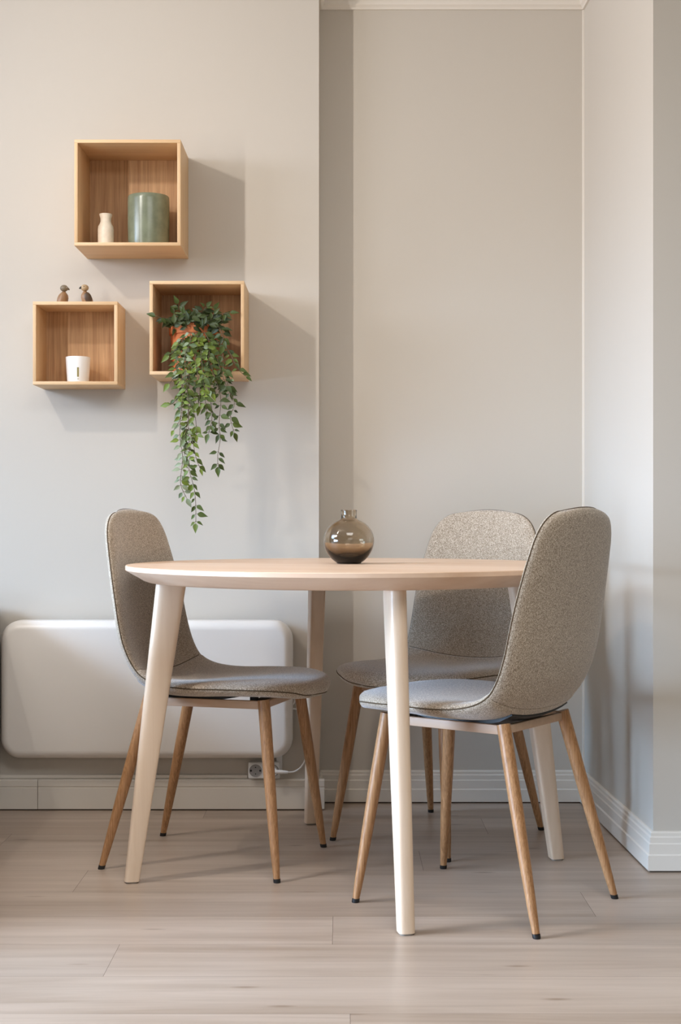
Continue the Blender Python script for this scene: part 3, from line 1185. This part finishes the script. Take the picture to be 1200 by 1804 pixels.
ox0, ox1 = (437 - VX) * 4.075 / F, (486 - VX) * 4.075 / F + 0.012
oz0, oz1 = 0.1040, 0.1480
sock = empty('wall_socket', (ox0, WL, oz0))
tag(sock, 'white double power socket above the skirting below the heater', 'socket')
sw, sh = ox1 - ox0, oz1 - oz0
sz = 0.0485
box('housing', (0, -0.036, -0.007), (sw, -0.0175, sz - 0.007), M_white, sock, 0.004, 3)
box('mounting_plate', (0.003, -0.018, 0.0002), (sw - 0.003, -0.0003, sz - 0.009), M_white, sock)
for cxs in (0.022, sw - 0.022):
    bm = bmesh.new()
    add_lathe(bm, [(0, -0.0004), (0.0150, -0.0004), (0.0166, 0.0002), (0.0175, 0.0012), (0.0185, 0.0012), (0.0185, 0), (0, 0)], 40)
    bmesh.ops.transform(bm, matrix=Matrix.Translation((cxs, -0.0362, sz / 2 - 0.007)) @ Matrix.Rotation(PI / 2, 4, 'X'), verts=bm.verts)
    fc = obj('socket_face', bm, M_sock, sock, 40)
    bm = bmesh.new()
    for dx, dz, rr_ in ((-0.0135, 0, 0.0030), (0.0135, 0, 0.0030), (0, 0.0095, 0.0018), (0, -0.0095, 0.0018)):
        add_lathe(bm, [(0, 0), (rr_, 0), (rr_, 0.0006), (0, 0.0006)], 12, (0, 0, 0))
        bmesh.ops.translate(bm, vec=(1000, 0, 0), verts=[v for v in bm.verts if v.co.x < 500])
        bmesh.ops.translate(bm, vec=(dx, 0, 0), verts=[v for v in bm.verts if v.co.x > 500 and not v.tag])
        for v in bm.verts:
            if v.co.x > 500 and not v.tag:
                v.tag = True
                v.co.y += dz
    bmesh.ops.translate(bm, vec=(-1000, 0, 0), verts=bm.verts)
    bmesh.ops.transform(bm, matrix=Matrix.Translation((cxs, -0.0362, sz / 2 - 0.007)) @ Matrix.Rotation(PI / 2, 4, 'X'), verts=bm.verts)
    obj('contact_hole', bm, M_black, fc)

plugx = ox0 + sw - 0.022
pz = oz0 + sz / 2 - 0.007
cord = empty('heater_cable', (plugx, WL - 0.05, pz))
tag(cord, 'white power cable with plug running from socket up behind the heater', 'cable')
bm = bmesh.new()
bmesh.ops.create_cone(bm, cap_ends=True, segments=28, radius1=0.0165, radius2=0.0145, depth=0.018, matrix=Matrix.Translation((0, 0.004, 0)) @ Matrix.Rotation(PI / 2, 4, 'X'))
add_tube(bm, [(0.004, -0.002, 0), (0.03, -0.002, -0.001), (0.046, -0.002, -0.002)], [0.0065, 0.0055, 0.0042], 14)
obj('plug', bm, M_white, cord, 50)


def rel(px, py, d):
    return ((px - VX) * d / F - plugx, d - (WL - 0.05), H - (py - VY) * d / F - pz)


kp = [rel(502, 1360, 4.063), rel(512, 1360.5, 4.065), rel(522, 1358, 4.07), rel(533, 1348, 4.08), rel(540, 1330, 4.09), rel(542, 1305, 4.095), rel(540, 1280, 4.097), rel(534, 1260, 4.095),
      rel(524, 1250, 4.09), rel(514, 1249, 4.085), rel(505, 1252, 4.08)]
sm = []
for i in range(len(kp) - 1):
    p0 = Vector(kp[max(i - 1, 0)]); p1 = Vector(kp[i]); p2 = Vector(kp[i + 1]); p3 = Vector(kp[min(i + 2, len(kp) - 1)])
    for k in range(6):
        t = k / 6
        sm.append(0.5 * ((2 * p1) + (p2 - p0) * t + (2 * p0 - 5 * p1 + 4 * p2 - p3) * t * t + (3 * p1 - p0 - 3 * p2 + p3) * t ** 3))
bm = bmesh.new()
add_tube(bm, sm, 0.0027, 10)
lp = [rel(526, 1208, 4.098), rel(522, 1214, 4.095), rel(522, 1226, 4.095), rel(518, 1238, 4.09), rel(512, 1246, 4.085)]
add_tube(bm, lp, 0.0027, 10)
obj('cord', bm, M_white, cord, 180)

# ------------------------------------------------------------------ sofa, of which the photo only catches the arm's edge
sofa = empty('sofa', (-1.75, 3.65, 0))
tag(sofa, 'grey-beige upholstered sofa arm at the left picture edge beside the heater', 'sofa')
sx1 = -0.9985 + 1.75
sy = 4.092 - 3.65


def sb(name, lo, hi, bev, m=M_sofa, seg=4):
    return box(name, lo, hi, m, sofa, bev, seg)


sb('arm', (sx1 - 0.14, -0.90, 0.085), (sx1, sy, 0.625), 0.03)
sb('arm', (-sx1, -0.90, 0.085), (-sx1 + 0.14, sy, 0.625), 0.03)
sb('base', (-sx1 + 0.14, -0.88, 0.085), (sx1 - 0.14, sy, 0.27), 0.02)
sb('backrest', (-sx1 + 0.14, sy - 0.2, 0.27), (sx1 - 0.14, sy, 0.66), 0.04)
for s in (0, 1):
    sb('cushion', (-sx1 + 0.142 + s * (sx1 - 0.14), -0.89, 0.272), (-sx1 + 0.142 + (s + 1) * (sx1 - 0.14) - 0.004, sy - 0.205, 0.43), 0.04)
for s in (-1, 1):
    for q in (-0.84, sy - 0.06):
        bm = bmesh.new()
        add_lathe(bm, [(0, 0), (0.014, 0), (0.02, 0.09), (0, 0.09)], 20, (s * (sx1 - 0.07), q, 0))
        obj('leg', bm, M_leg, sofa, 40)
